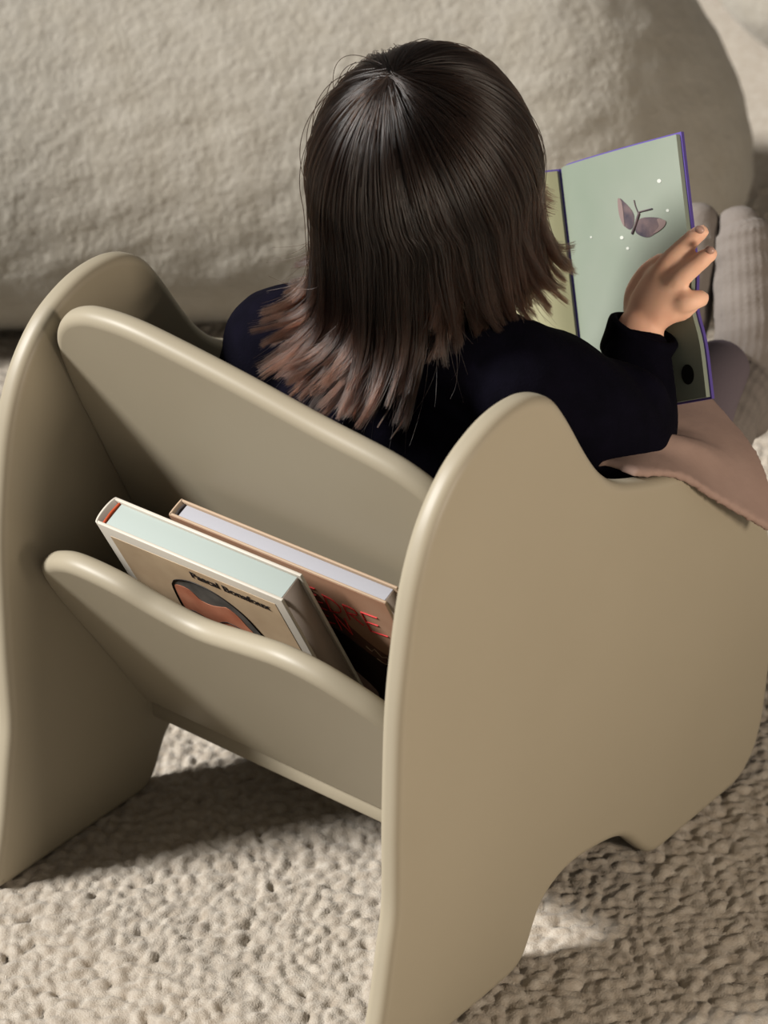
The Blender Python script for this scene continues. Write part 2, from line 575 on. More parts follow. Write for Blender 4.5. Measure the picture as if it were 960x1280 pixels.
B1, at1 = closed_book('hardcover_book', 'cream hardcover with a painted portrait and mint page edges, front in the chair pocket',
                      (-.136, .090, .312), 25.5, .186, .252, .0255, .0026, M_cover_cream, M_pages, M_foreedge, M_orange, .0035)
c1 = obj('cover_picture', flat([(.013, .012), (.176, .009), (.176, .24), (.013, .24)], at1, -.0003), M_art, B1, False)
head = catmull([(.0575, .052), (.0615, .043), (.068, .0365), (.0846, .0300), (.1031, .0305), (.1179, .0370), (.1289, .0475), (.1345, .0592), (.1385, .0704), (.142, .090),
                (.142, .120), (.130, .150), (.110, .165), (.088, .160), (.070, .140), (.060, .110), (.055, .080)], 4, closed=True)
fo = obj('portrait_head', flat([tuple(p) for p in head], at1, -.0006), M_phair, B1, False)
skin = catmull([(.0600, .052), (.0640, .0450), (.0740, .0435), (.0800, .0470), (.0850, .0540), (.0950, .0545), (.1060, .0505), (.1130, .0480), (.1210, .0540), (.1250, .0640), (.1290, .0720),
                (.134, .095), (.132, .120), (.120, .145), (.105, .155), (.088, .150), (.072, .130), (.063, .105), (.0575, .080)], 4, closed=True)
obj('portrait_face', flat([tuple(p) for p in skin], at1, -.0009), M_face, fo, False)
rim = [tuple(p) for p in head]+[tuple(head[0])]
obj('portrait_lines', strokes([rim[::2], [(.060, .0790), (.068, .0765), (.077, .0800)], [(.060, .0845), (.069, .083), (.077, .086)],
                               [(.092, .0780), (.103, .0715), (.117, .0735)], [(.093, .083), (.104, .079), (.116, .0795)],
                               [(.084, .085), (.082, .105), (.088, .112)]], at1, -.0009, .00042), M_ink, fo)

def text_mesh(body, at, u, d, size, k, slope=0.0, squeeze=1.0):
    cu = bpy.data.curves.new('txt', 'FONT'); cu.body = body; cu.size = size; cu.extrude = .0001; cu.offset = .00025
    ob = bpy.data.objects.new('txt', cu); COL.objects.link(ob)
    dg = bpy.context.evaluated_depsgraph_get()
    me = ob.evaluated_get(dg).to_mesh()
    V = [at(u+v.co.x*squeeze, d-v.co.y+slope*v.co.x, k+v.co.z) for v in me.vertices]
    F = [tuple(p.vertices) for p in me.polygons]
    wd = max(v.co.x for v in me.vertices)
    bpy.data.objects.remove(ob)
    return (V, F), wd
vf, wd = text_mesh('Pascal Bonafoux', at1, .0905, .0235, .0100, -.0006, 0, 1.0)
vf, wd = text_mesh('Pascal Bonafoux', at1, .0905, .0215, .0100, -.0006, 0.0, .077/wd)
obj('author_lettering', vf, M_ink, B1, False)

B1['group'] = 'books in the chair pocket'
B2, at2 = closed_book('hardcover_book', 'brown hardcover with red crayon lettering, behind the portrait book in the chair pocket',
                      (-.100, .130, .313), 24, .211, .225, .0158, .0020, M_kraft, M_pages2, M_foreedge, M_headgrey, .0005)
B2['group'] = 'books in the chair pocket'
obj('cover_picture', flat([(.004, .001), (.2105, .001), (.2105, .224), (.004, .224)], at2, -.0003), M_brown, B2, False)
dark = catmull([(.10, .030), (.132, .024), (.146, .040), (.158, .056), (.172, .070), (.190, .079), (.2100, .083), (.2100, .150), (.2100, .222), (.10, .222), (.10, .120)], 3, closed=True)
um = obj('dark_figure', flat([(min(max(p[0], .006), .2100), min(p[1], .222)) for p in dark], at2, -.0006), M_umber, B2, False)
mar = catmull([(.10, .070), (.140, .068), (.160, .081), (.180, .090), (.2098, .088), (.2098, .150), (.2098, .220), (.10, .220)], 3, closed=True)
obj('maroon_patch', flat([(min(max(p[0], .006), .2098), min(p[1], .221)) for p in mar], at2, -.0009), M_maroon, um, False)
def letters(at):
    L = []
    def seg(*p): L.append(list(p))
    def E(x, y, w, h):
        seg((x, y), (x+.001, y+h)); seg((x, y), (x+w, y-.001)); seg((x, y+h*.5), (x+w*.8, y+h*.45)); seg((x+.001, y+h), (x+w*1.15, y+h-.002))
    def D(x, y, w, h):
        seg((x, y), (x, y+h)); seg((x-.001, y), (x+w*.7, y+h*.12), (x+w, y+h*.5), (x+w*.7, y+h*.88), (x-.001, y+h))
    def R_(x, y, w, h):
        seg((x, y), (x, y+h)); seg((x, y), (x+w*.8, y+h*.05), (x+w*.85, y+h*.4), (x, y+h*.5)); seg((x+w*.2, y+h*.5), (x+w, y+h))
    def N_(x, y, w, h):
        seg((x, y+h), (x, y)); seg((x, y), (x+w, y+h)); seg((x+w, y+h), (x+w, y))
    E(.128, .022, .010, .017); D(.1445, .025, .0125, .019); R_(.1620, .027, .0125, .018); E(.1790, .027, .0150, .022)
    E(.130, .046, .010, .017); N_(.1460, .047, .010, .019)
    return L
obj('red_lettering', strokes(letters(at2), at2, -.0006, .00055), M_red, B2)
obj('script_lettering', strokes([[(.166, .075), (.170, .079), (.174, .074), (.178, .082), (.184, .079), (.186, .086), (.178, .090), (.172, .087)]], at2, -.0010, .00035), M_kraft, B2)

# ------------------------------------------------------------------ the open picture book
TL = np.array([-.035, .521, .464]); TR = np.array([.091, .508, .529]); BR = np.array([.170, .438, .361])
EU = (TR-TL); PW = np.linalg.norm(EU); EU /= PW
EV = (BR-TR); EV -= EU*(EV@EU); PH = np.linalg.norm(EV); EV /= PH
EN = np.cross(EU, EV); EN /= np.linalg.norm(EN)
if EN[1] > 0:
    EN = -EN                                    # towards the reader
spread = thing('picture_book', 'open picture book with a butterfly on its pale green page, held by the child', 'book', tuple(TL+EV*PH))
def page(u, v, k=0.):
    """u, v in metres from the gutter and the top edge of the right page"""
    s, q = u/PW, v/PH
    h = -.011*(max(0, 1-s/.16))**2+.006*math.sin(math.pi*min(1, s))*(1-q)*.6
    h += .005*math.exp(-((q-.66)/.09)**2-((s-1.0)/.35)**2)
    return TL+EU*u+EV*v+EN*(h+k)
ang = math.radians(20)
LU = -EU*math.cos(ang)+EN*math.sin(ang)
LN = EN*math.cos(ang)+EU*math.sin(ang)
def lpage(u, v, k=0.):
    s = u/PW
    h = -.010*(max(0, 1-s/.2))**2
    return TL+LU*u+EV*v+LN*(h+k)
def leaf(fn, w, h, k0, k1, nu=30, nv=34, u0=0., v0=0.):
    V, F = [], []
    for k in (k0, k1):
        for i in range(nu+1):
            for j in range(nv+1):
                V.append(fn(u0+(w-u0)*i/nu, v0+(h-v0)*j/nv, k))
    n = (nu+1)*(nv+1)
    idx = lambda i, j, l: l*n+i*(nv+1)+j
    for i in range(nu):
        for j in range(nv):
            F.append((idx(i, j, 1), idx(i+1, j, 1), idx(i+1, j+1, 1), idx(i, j+1, 1)))
            F.append((idx(i, j, 0), idx(i, j+1, 0), idx(i+1, j+1, 0), idx(i+1, j, 0)))
    for i in range(nu):
        F.append((idx(i, 0, 0), idx(i+1, 0, 0), idx(i+1, 0, 1), idx(i, 0, 1)))
        F.append((idx(i, nv, 0), idx(i, nv, 1), idx(i+1, nv, 1), idx(i+1, nv, 0)))
    for j in range(nv):
        F.append((idx(0, j, 0), idx(0, j, 1), idx(0, j+1, 1), idx(0, j+1, 0)))
        F.append((idx(nu, j, 0), idx(nu, j+1, 0), idx(nu, j+1, 1), idx(nu, j, 1)))
    return V, F
rp = obj('right_page', leaf(page, PW, PH, -.004, 0), M_page_green, spread, sharp=40)
obj('left_page', leaf(lpage, PW, PH, -.004, 0), M_page_cream, spread, sharp=40)
obj('right_cover', leaf(page, PW+.0016, PH+.0016, -.0068, -.004, v0=-.0018), M_purple, spread, sharp=40)
obj('left_cover', leaf(lpage, PW+.0016, PH+.0016, -.0068, -.004, v0=-.0018), M_purple, spread, sharp=40)
V, F = [], []
for j in range(21):
    v = -.0018+(PH+.0034)*j/20
    a0, b0 = page(.001, v, -.0068), lpage(.001, v, -.0068)
    c0 = (a0+b0)/2-EN*.003
    for p in (a0, c0, b0):
        V += [p, p+EN*.0024]
for j in range(20):
    for q in range(2):
        i0 = j*6+q*2
        F += [(i0, i0+2, i0+8, i0+6), (i0+1, i0+7, i0+9, i0+3)]
    F += [(j*6, j*6+6, j*6+7, j*6+1), (j*6+4, j*6+5, j*6+11, j*6+10)]
F += [(0, 1, 3, 2), (2, 3, 5, 4), (120, 122, 123, 121), (122, 124, 125, 123)]
obj('spine', (V, F), M_purple, spread, sharp=40)
def page_grid(a, b, k=0.):
    """drawing grid of the right page: a, b grid units (about 0.9 mm and 0.6 mm) -> metres from gutter and top edge"""
    a, b = a-800, b-350
    u = .0859659+8.72873e-4*a-1.00268e-4*b+1.04203*k-2.81227e-7*a*a+5.72e-8*a*b-5.918e-4*a*k+6.796e-5*b*k
    v = .101194+1.38195e-4*a+6.01168e-4*b+.146610*k-4.515e-8*a*a-1.894e-7*a*b+1.715e-8*b*b-9.504e-5*a*k-4.0695e-4*b*k
    return u, v
def ppx(px, py):
    """fine grid used for the print"""
    return page_grid(px/4.8+680, py/4.8+160)
def pflat(pts, k):
    """printed patch: a fan with thickness, following the page"""
    n = len(pts)
    c = np.mean(pts, 0)
    V = [page(*p, k) for p in pts]+[page(*p, k+.0001) for p in pts]+[page(c[0], c[1], k+.0001)]
    F = [(i, (i+1) % n, (i+1) % n+n, i+n) for i in range(n)]+[(i+n, (i+1) % n+n, 2*n) for i in range(n)]
    return V, F
def P4(pts, sub=4):
    return [tuple(p) for p in catmull([ppx(*p) for p in pts], sub, closed=True)]
bf = obj('butterfly', pflat(P4([(470, 425), (500, 445), (540, 490), (556, 530), (553, 575), (535, 608), (505, 595), (480, 550), (468, 500)]), .0002), M_wing, spread, sharp=40)
obj('butterfly_wing', pflat(P4([(590, 545), (640, 535), (700, 540), (735, 560), (725, 590), (680, 632), (640, 655), (600, 650), (565, 625), (570, 585)]), .0002), M_wing, bf, sharp=40)
obj('wing_edge', pflat(P4([(462, 425), (480, 432), (490, 470), (496, 530), (500, 590), (480, 555), (466, 500)]), .0005), M_wingedge, bf, sharp=40)
obj('wing_edge', pflat(P4([(690, 545), (738, 556), (730, 590), (690, 625), (670, 630), (700, 590)]), .0005), M_wingedge, bf, sharp=40)
def pstroke(lines, r):
    return join(*[tube([page(*ppx(*p), .0004) for p in ln], [r]*len(ln), 6, 3) for ln in lines])
obj('butterfly_body', pstroke([[(545, 630), (565, 580), (585, 515)]], .0011), M_wing, bf)
obj('feeler', pstroke([[(582, 515), (565, 470), (557, 435)]], .0005), M_wing, bf)
obj('feeler', pstroke([[(584, 505), (620, 495), (660, 485)]], .0006), M_wing, bf)
for sx, sy, sr in ((700, 318, 12), (748, 495, 9), (482, 658, 11), (516, 722, 9), (295, 655, 6)):
    obj('sparkle', pflat([ppx(sx+sr*math.cos(a), sy+sr*math.sin(a)) for a in np.linspace(0, 6.28, 10, endpoint=False)], .0002), M_star, spread, sharp=40)
du, dv2 = ppx((860-680)*4.8, (468-160)*4.8)
obj('black_disc', pflat([(du+.0066*math.cos(a), dv2+.0076*math.sin(a)) for a in np.linspace(0, 2*math.pi, 28, endpoint=False)], .0002), M_black, spread, sharp=40)

# ------------------------------------------------------------------ the child
child = thing('person', 'small child with long dark brown hair and navy sweater, reading in the beige chair', 'person', (0, .27, .16))
HC = np.array([.020, .308, .548])
pit = math.radians(-20); yw = math.radians(6)
Rx = np.array([[1, 0, 0], [0, math.cos(pit), -math.sin(pit)], [0, math.sin(pit), math.cos(pit)]])
Rz = np.array([[math.cos(yw), -math.sin(yw), 0], [math.sin(yw), math.cos(yw), 0], [0, 0, 1]])
HR = Rz@Rx
def hl(x, y, z):
    return HC+HR@np.array([x, y, z])
def skull(p, d):
    p = p.copy()
    if d[1] > 0:                                   # flatten the face a little, narrow towards the chin
        if d[2] < 0:
            p[0] *= 1-.25*(-d[2])*d[1]
    return p
# hand: built on the page, wrist -> palm -> five fingers
def hp(a, b, k):
    """point k metres above the page, on the page's drawing grid"""
    u, v = page_grid(a, b, k)
    return TL+EU*u+EV*v+EN*k
wrist = hp(800, 412, .026)
body_parts = [
    ellipsoid(HC, (.065, .081, .087), HR, skull),
    ellipsoid(hl(0, .030, -.052), (.050, .052, .044), HR),           # jaw
    ellipsoid(hl(0, .066, -.078), (.020, .016, .014), HR),           # chin
    ellipsoid(hl(.032, .056, -.040), (.026, .024, .026), HR), ellipsoid(hl(-.032, .056, -.040), (.026, .024, .026), HR),  # cheeks
    tube([hl(0, .076, .004), hl(0, .083, -.018), hl(0, .085, -.027)], [.005, .0065, .0075], 14),       # nose
    ellipsoid(hl(.008, .080, -.029), (.0055, .006, .005), HR), ellipsoid(hl(-.008, .080, -.029), (.0055, .006, .005), HR),
    tube([hl(-.038, .066, .016), hl(0, .079, .020), hl(.038, .066, .016)], [.006, .006, .006], 12),   # brow
    tube([hl(-.016, .078, -.052), hl(0, .085, -.051), hl(.016, .078, -.052)], [.005, .007, .005], 12),  # lips
    ellipsoid(hl(.066, .004, -.018), (.007, .014, .022), HR), ellipsoid(hl(-.066, .004, -.018), (.007, .014, .022), HR),  # ears
    tube([hl(0, -.010, -.05), (.008, .285, .465), (.004, .270, .425)], [.040, .036, .042], 20),
    tube([(0, .252, .205), (0, .258, .27), (.002, .272, .34), (.003, .275, .395), (.004, .275, .425)],
         [(.078, .060), (.074, .056), (.080, .054), (.072, .046), (.045, .036)], 28, upv=(0, 1, 0)),
    tube([(-.040, .270, .420), (-.088, .268, .402)], [.032, .036], 16), tube([(.045, .275, .420), (.088, .292, .415)], [.032, .036], 16),
    tube([(-.088, .268, .402), (-.128, .300, .330), (-.120, .350, .285)], [.036, .031, .027], 18),     # left arm, folded to the book
    tube([(-.120, .350, .285), (-.105, .410, .335), (-.085, .450, .372)], [.027, .024, .018], 18),
    tube([(.088, .292, .415), (.128, .345, .368), (.141, .378, .338)], [.036, .031, .027], 18),        # right arm
    tube([(.141, .378, .338), wrist-(wrist-np.array([.141, .378, .338]))*.45, wrist], [.027, .024, .018], 18),
    # legs
    tube([(-.045, .250, .210), (-.045, .360, .235), (-.035, .475, .260)], [.052, .046, .034], 20),
    tube([(-.035, .475, .260), (-.026, .560, .255), (-.020, .645, .240)], [.034, .026, .016], 20),
    tube([(.045, .250, .210), (.085, .360, .240), (.110, .480, .262)], [.052, .044, .029], 20),
    tube([(.110, .480, .262), (.080, .570, .258), (.048, .655, .245)], [.029, .023, .015], 20),
    tube([(-.020, .665, .215), (-.020, .675, .265), (-.021, .702, .335), (-.022, .710, .350)], [.015, .016, .015, .010], 18),
    tube([(.050, .672, .222), (.040, .690, .270), (.018, .718, .335), (.010, .726, .350)], [.015, .016, .015, .009], 18),
]
def hand(flip=None):
    g = hp
    P = []
    # palm
    P.append(tube([g(802, 408, .024), g(816, 380, .022), g(832, 352, .017)], [(.017, .012), (.021, .0115), (.021, .0085)], 18, 5, upv=EN))
    P.append(tube([g(812, 398, .022), g(838, 382, .017), g(846, 372, .014)], [(.013, .011), (.013, .010), (.010, .008)], 14, 4, upv=EN))
    # index, middle, ring, little
    P.append(tube([g(822, 346, .017), g(838, 326, .019), g(856, 308, .014), g(868, 296, .011), g(877, 290, .008)], [.0088, .0082, .0074, .0068, .0058], 14, 5))
    P.append(tube([g(838, 358, .017), g(853, 345, .018), g(870, 331, .014), g(881, 322, .011), g(888, 318, .008)], [.0086, .0080, .0072, .0066, .0058], 14, 5))
    P.append(tube([g(842, 380, .014), g(856, 378, .015), g(868, 375, .010), g(876, 373, .004)], [.0086, .0084, .0076, .0066], 14, 5))
    P.append(tube([g(840, 392, .012), g(852, 390, .010), g(862, 384, .004), g(870, 378, -.003)], [.0074, .0070, .0062, .0054], 14, 5))
    # thumb leaves the side of the palm near its base and lies flat on the page
    P.append(tube([g(796, 392, .018), g(797, 366, .013), g(812, 340, .009), g(828, 326, .0075)], [.0105, .0100, .0085, .0065], 14, 5))
    return P
body_parts += hand()
# left hand under the far page
LW = np.array([-.085, .450, .372])
lp = lambda u, v, k: lpage(u, v, k)
q0 = lpage(PW*.62, PH*.80, -.020)
body_parts += [tube([LW, q0, lpage(PW*.62, PH*.66, -.020)], [(.017, .012), (.021, .012), (.020, .010)], 16, 5, upv=LN)]
for i, (du_, ln) in enumerate(((-.016, .034), (-.005, .040), (.006, .037), (.016, .029))):
    b0 = lpage(PW*.62+du_, PH*.66, -.020)
    body_parts.append(tube([b0, b0-EV*ln*.5, b0-EV*ln], [.0066, .006, .005], 12, 5))
body_parts.append(tube([LW, lpage(PW*.80, PH*.9, .008), lpage(PW*.85, PH*.78, .009)], [.010, .0085, .0065], 12, 5))
bv, bf_ = remesh(body_parts, .0026, 3, .5)
obj('body', (bv, bf_), M_skin, child)
for s in (-1, 1):
    e = obj('eye', ellipsoid(hl(.026*s, .0690, .001), (.0105, .0085, .0058), HR, None, 20, 14), M_white, child)
    obj('iris', ellipsoid(hl(.026*s, .0768, -.0005), (.0048, .0018, .0048), HR, None, 16, 10), M_iris, e)
obj('lips', tube([hl(-.013, .0835, -.0525), hl(0, .0885, -.0515), hl(.013, .0835, -.0525)], [.0022, .0038, .0022], 10), M_lip, child)
for (ux, vy, kk) in ((874.5, 287, .0155), (887.5, 312.5, .0155)):
    obj('fingernail', ellipsoid(hp(ux, vy, kk), (.0040, .0030, .0030), None, None, 14, 10), M_nail, child)

# sweater
sw = [
    tube([(0, .250, .205), (0, .256, .25), (.001, .268, .33), (.003, .272, .385), (.004, .274, .418), (.006, .280, .440)],
         [(.104, .078), (.102, .074), (.102, .070), (.094, .062), (.066, .050), (.046, .044)], 36, upv=(0, 1, 0)),
    tube([(-.030, .270, .424), (-.075, .266, .412), (-.100, .266, .396)], [.036, .040, .044], 20),
    tube([(.030, .275, .426), (.068, .287, .425), (.098, .300, .412)], [.038, .041, .044], 20),
    tube([(-.095, .266, .396), (-.130, .290, .340), (-.128, .345, .293)], [.046, .042, .036], 22),
    tube([(-.128, .345, .293), (-.108, .400, .330), (-.090, .440, .365)], [.036, .032, .028], 22),
    tube([(.095, .298, .412), (.122, .335, .385), (.142, .374, .343)], [.046, .043, .036], 22),
    tube([(.142, .374, .343), (.134, .397, .350), wrist*.75+np.array([.137, .378, .338])*.25], [.036, .033, .026], 22),
    # soft folds at the inner elbow and along the upper arm
    tube([(.118, .360, .405), (.150, .385, .385), (.155, .400, .362)], [.012, .013, .009], 12),
    tube([(.080, .310, .440), (.112, .345, .420), (.140, .372, .392)], [.010, .014, .008], 12),
    tube([(.060, .230, .400), (.090, .260, .370), (.105, .285, .330)], [.010, .012, .010], 12),
]
v, f = remesh(sw, .0036, 6, .5)
v = v+noise3(v, 60, 12, 2)[:, None]*.0012
sweater = obj('sweater', (v, f), M_navy, child)
# turned-back cuffs
def cuff(c0, c1, r0_, r1_, parent):
    c0, c1 = np.array(c0), np.array(c1)
    t = c1-c0; L = np.linalg.norm(t); t /= L
    s = np.cross(t, ZH); s /= np.linalg.norm(s); w = np.cross(s, t)
    prof = [(-.002, r0_-.006), (0, r0_-.001), (.004, r0_+.001), (L*.5, (r0_+r1_)/2+.001), (L-.003, r1_+.0015), (L, r1_), (L+.001, r1_-.003), (L-.003, r1_-.006), (L*.6, r1_-.007)]
    prof = catmull(prof, 4)
    n = 36
    V = [c0+t*q[0]+s*q[1]*math.cos(a)+w*q[1]*math.sin(a) for q in prof for a in np.linspace(0, 2*math.pi, n, endpoint=False)]
    F = [(i*n+j, i*n+(j+1) % n, (i+1)*n+(j+1) % n, (i+1)*n+j) for i in range(len(prof)-1) for j in range(n)]
    return obj('cuff', (V, F), M_navy, parent)
cuff(hp(787, 452, .030), hp(806, 411, .026), .0250, .0268, sweater)
cuff((-.098, .424, .350), (-.086, .448, .370), .028, .026, sweater)
# collar ribbing
colr = []
for a in np.linspace(0, 2*math.pi, 25):
    colr.append(np.array([.006, .280, .441])+np.array([.041*math.cos(a), .040*math.sin(a), .006*math.sin(a)]))
obj('collar', tube(colr, [.007]*len(colr), 12, 2), M_navy, sweater)

# wide taupe shorts
sh = [
    tube([(0, .245, .205), (0, .250, .255)], [(.100, .074), (.098, .072)], 30, upv=(0, 1, 0)),
    tube([(-.045, .250, .215), (-.048, .360, .240), (-.042, .455, .262)], [.060, .056, .048], 24),
    tube([(.045, .250, .215), (.082, .360, .258), (.110, .470, .285)], [.060, .056, .050], 24),
]
# the loose leg opening spreads over the chair's arm and hangs over its outside
rows = [
    [(.060, .300, .300), (.100, .315, .352), (.130, .322, .352), (.160, .325, .350), (.186, .325, .350)],
    [(.050, .345, .310), (.088, .365, .352), (.130, .368, .350), (.165, .368, .346), (.197, .365, .336)],
    [(.060, .395, .320), (.095, .420, .348), (.138, .415, .342), (.175, .408, .332), (.209, .400, .304)],
    [(.075, .430, .325), (.105, .462, .342), (.148, .455, .330), (.185, .445, .310), (.219, .432, .274)],
    [(.085, .455, .322), (.115, .492, .334), (.158, .492, .312), (.195, .480, .290), (.228, .458, .250)],
]
G = np.array(rows)
gu = 6
def grid_interp(G, su):
    A_ = np.array([catmull(list(r), su) for r in G])
    return np.array([catmull(list(A_[:, j]), su) for j in range(A_.shape[1])])
GI = grid_interp(G, gu)           # [across, along, 3]
na_, nl_ = GI.shape[:2]
ii, jj = np.meshgrid(np.linspace(0, 1, na_), np.linspace(0, 1, nl_), indexing='ij')
GI[..., 2] += .0035*np.sin(ii*9+jj*4)*(ii)*(1-jj)+.0085*np.exp(-((ii-.62-.16*np.sin(jj*3))/.050)**2)*np.sin(math.pi*np.clip(jj/.8, 0, 1))+.006*np.exp(-((ii-.38-.2*jj)/.055)**2)*np.sin(math.pi*np.clip(jj/.6, 0, 1))-.004*np.exp(-((ii-.5-.18*jj)/.05)**2)*np.sin(math.pi*np.clip(jj/.7, 0, 1))
T1 = np.gradient(GI, axis=0); T2 = np.gradient(GI, axis=1)
NG = np.cross(T1, T2); NG /= np.linalg.norm(NG, axis=2)[..., None]
NG *= np.sign(NG[..., 2:3]+1e-9)
thick = .0032
V = np.concatenate([(GI+NG*thick).reshape(-1, 3), (GI-NG*thick).reshape(-1, 3)])
F = []
nn_ = na_*nl_
for i in range(na_-1):
    for j in range(nl_-1):
        a = i*nl_+j
        F.append((a, a+1, a+nl_+1, a+nl_)); F.append((nn_+a, nn_+a+nl_, nn_+a+nl_+1, nn_+a+1))
edge = [i*nl_ for i in range(na_)]+[(na_-1)*nl_+j for j in range(1, nl_)]+[i*nl_+nl_-1 for i in range(na_-2, -1, -1)]+[j for j in range(nl_-2, 0, -1)]
for q in range(len(edge)):
    a, b = edge[q], edge[(q+1) % len(edge)]
    F.append((a, a+nn_, b+nn_, b))
sh.append((V, F))
v, f = remesh(sh, .0028, 3, .5)
obj('shorts', (v, f), M_taupe, child)

# leggings on the shins and loose ribbed socks
def ribbed(pts, radii, ribs=26, amp=.0011, seg=104, sub=10, upv=(0, 0, 1)):
    v, f = tube(pts, radii, seg, sub, upv)
    v = np.array(v)
    nr = len(v)//seg
    for i in range(nr):
        c = v[i*seg:(i+1)*seg].mean(0)
        dd = v[i*seg:(i+1)*seg]-c
        k = np.linalg.norm(dd, axis=1)
        g = amp*np.sin(np.arange(seg)*2*math.pi*ribs/seg)+.0012*math.sin(i*1.1)*np.sin(np.arange(seg)*2*math.pi/seg*2+i*.3)
        v[i*seg:(i+1)*seg] = c+dd*(1+np.minimum(g, k*.2)/np.maximum(k, 1e-4))[:, None]
    return v, f
obj('legging', tube([(.116, .478, .280), (.085, .560, .282), (.058, .625, .268), (.052, .640, .262)], [.0395, .031, .0270, .0255], 28), M_grey, child)
obj('legging', tube([(-.036, .470, .262), (-.027, .560, .258), (-.022, .640, .246)], [.038, .034, .027], 28), M_grey, child)
def sock(pts, radii, calf, cr):
    v, f = remesh([ribbed(pts, radii), ribbed(calf, cr)], .0022, 1, .4)
    return obj('sock', (v, f), M_sock, child)
sock([(.060, .668, .215), (.049, .690, .255), (.030, .712, .305), (.014, .728, .338), (.008, .732, .346)], [.026, .029, .0285, .0275, .0200],
     [(.094, .570, .243), (.072, .625, .243), (.056, .672, .236)], [.0295, .0290, .0285])
sock([(-.020, .665, .212), (-.020, .680, .265), (-.021, .705, .330), (-.022, .714, .350)], [.025, .027, .0265, .018],
     [(-.024, .590, .236), (-.022, .630, .238), (-.020, .660, .236)], [.024, .027, .028])

# ------------------------------------------------------------------ hair
def hairline(p, d):
    p = p.copy()
    if d[1] > .35 and d[2] < .42:
        k = min(1, (d[1]-.35)/.2)*min(1, (.42-d[2])/.2)
        p = p*(1-.30*k)
    return p
HCC = HC+np.array([0, -.010, .004])
CR = (.0705, .081, .0905)
core = [ellipsoid(HCC, CR, None, hairline),
        tube([(.010, .285, .555), (.010, .262, .500), (.008, .240, .455), (.004, .226, .430), (.002, .219, .416)],
             [(.070, .060), (.062, .042), (.054, .026), (.044, .014), (.030, .006)], 30, upv=(0, 1, 0))]
v, f = remesh(core, .004, 6, .5)
hair = obj('hair', (v, f), M_hairbase, child)

rg = np.random.RandomState(11)
NL = 300
NPT = 22
strand_sets, radii_sets = [], []
W = np.array([.04, -.44, .89]); W /= np.linalg.norm(W)          # whorl direction on the crown
W1 = np.cross(W, [0, 1, 0]); W1 /= np.linalg.norm(W1)
W2 = np.cross(W1, W)
def strand(phi, th0, off, rc, ln, flick, flickdir, lift):
    """root at polar angle th0 round the whorl; runs over the cap, then falls; returns NPT points"""
    e = np.array([math.sin(phi), -math.cos(phi), 0])             # outward, horizontal: 0 = back of the head
    # direction on the cap from the whorl towards e
    pole = W
    tgt = np.array([e[0]*.98, e[1]*.98, -.10]); tgt /= np.linalg.norm(tgt)
    om = math.acos(np.clip(pole@tgt, -1, 1))
    pts = []
    R3 = np.array(CR)+.003+lift
    n1 = 24
    for i in range(n1):
        t = th0+(1-th0)*i/(n1-1)
        d = (math.sin((1-t)*om)*pole+math.sin(t*om)*tgt)/math.sin(om)
        pts.append(HCC+R3*d)
    P0 = pts[-1]
    rad0 = math.hypot(*(P0-HCC)[:2])
    back = max(0, math.cos(phi))
    n2 = 26
    for i in range(1, n2+1):
        s = i/n2
        z = P0[2]-ln*s
        # drop close to the neck, then ride out over the back and the shoulders
        dz = P0[2]-z
        inn = -.012*math.sin(min(1, dz/.12)*math.pi/2)*(1-.4*back)
        ride = 0
        if z < .455:
            ride = (.455-z)*(.40*back+.35*(1-back))
        rad = rad0+inn+ride+rc*s
        p = np.array([HCC[0]+e[0]*rad, HCC[1]+e[1]*rad*.98, z])
        if back < .75 and e[0] > 0:
            p[1] += .035*s*(1-back)*s
        f_ = max(0, (s-.52)/.48)
        p = p+flickdir*flick*f_**2+ZH*flick*.45*f_**2.4
        pts.append(p)
    pts = np.array(pts)
    for _ in range(5):
        pts[1:-1] = .5*pts[1:-1]+.25*(pts[:-2]+pts[2:])
    pts = pts+off*np.linspace(.4, 1, len(pts))[:, None]
    L = np.concatenate([[0], np.cumsum(np.linalg.norm(np.diff(pts, axis=0), axis=1))])
    q = np.linspace(0, L[-1], NPT)
    return np.stack([np.interp(q, L, pts[:, k]) for k in range(3)], 1)

LEFT = np.array([-.80, -.58, 0.])
S = []
for l in range(NL):
    phi = rg.uniform(-2.35, 2.35)
    if abs(phi) > 1.2 and rg.rand() < .25:
        phi *= .6
    th0 = rg.beta(1.2, 2.2)*.85
    back = max(0, math.cos(phi))
    ln = .101+.037*back+rg.uniform(-.012, .022)
    flick = rg.uniform(.008, .030) if phi < .45 else rg.uniform(.0, .016)
    if phi < -.35:
        flick += rg.uniform(-.006, .010)
        ln -= .010*min(1, -phi)
    if phi > .6:
        ln = .100+rg.uniform(-.02, .015); flick = rg.uniform(.0, .02)
    fd = LEFT*rg.uniform(.6, 1.1)+rg.normal(size=3)*np.array([.25, .25, 0])
    if phi > .9:
        fd = np.array([-.3, .1, 0])+rg.normal(size=3)*.25; rc -= .018
    lift = rg.uniform(-.002, .004)
    rc = rg.uniform(.003, .017)
    ns = int(rg.randint(40, 66)); tone = rg.uniform(.35, 1.5)
    wph, wam = rg.uniform(0, 6.28), rg.uniform(.0005, .0028)
    for k in range(ns):
        o_ = rg.normal(size=3)*.0022
        P = strand(phi+rg.normal()*.065, min(.92, max(0, th0+rg.normal()*.14)), o_, rc+rg.normal()*.002, ln-abs(rg.normal())*.012,
                   flick+rg.normal()*.003, fd+rg.normal(size=3)*.05, lift+rg.normal()*.0014)
        # locks gather towards the tip
        S.append((l, P, wph, wam, tone))
lock_mean = {}
for l, P, *_ in S:
    lock_mean.setdefault(l, []).append(P)
lock_mean = {l: np.mean(p, 0) for l, p in lock_mean.items()}
tt = np.linspace(0, 1, NPT)
out = []
tones = []
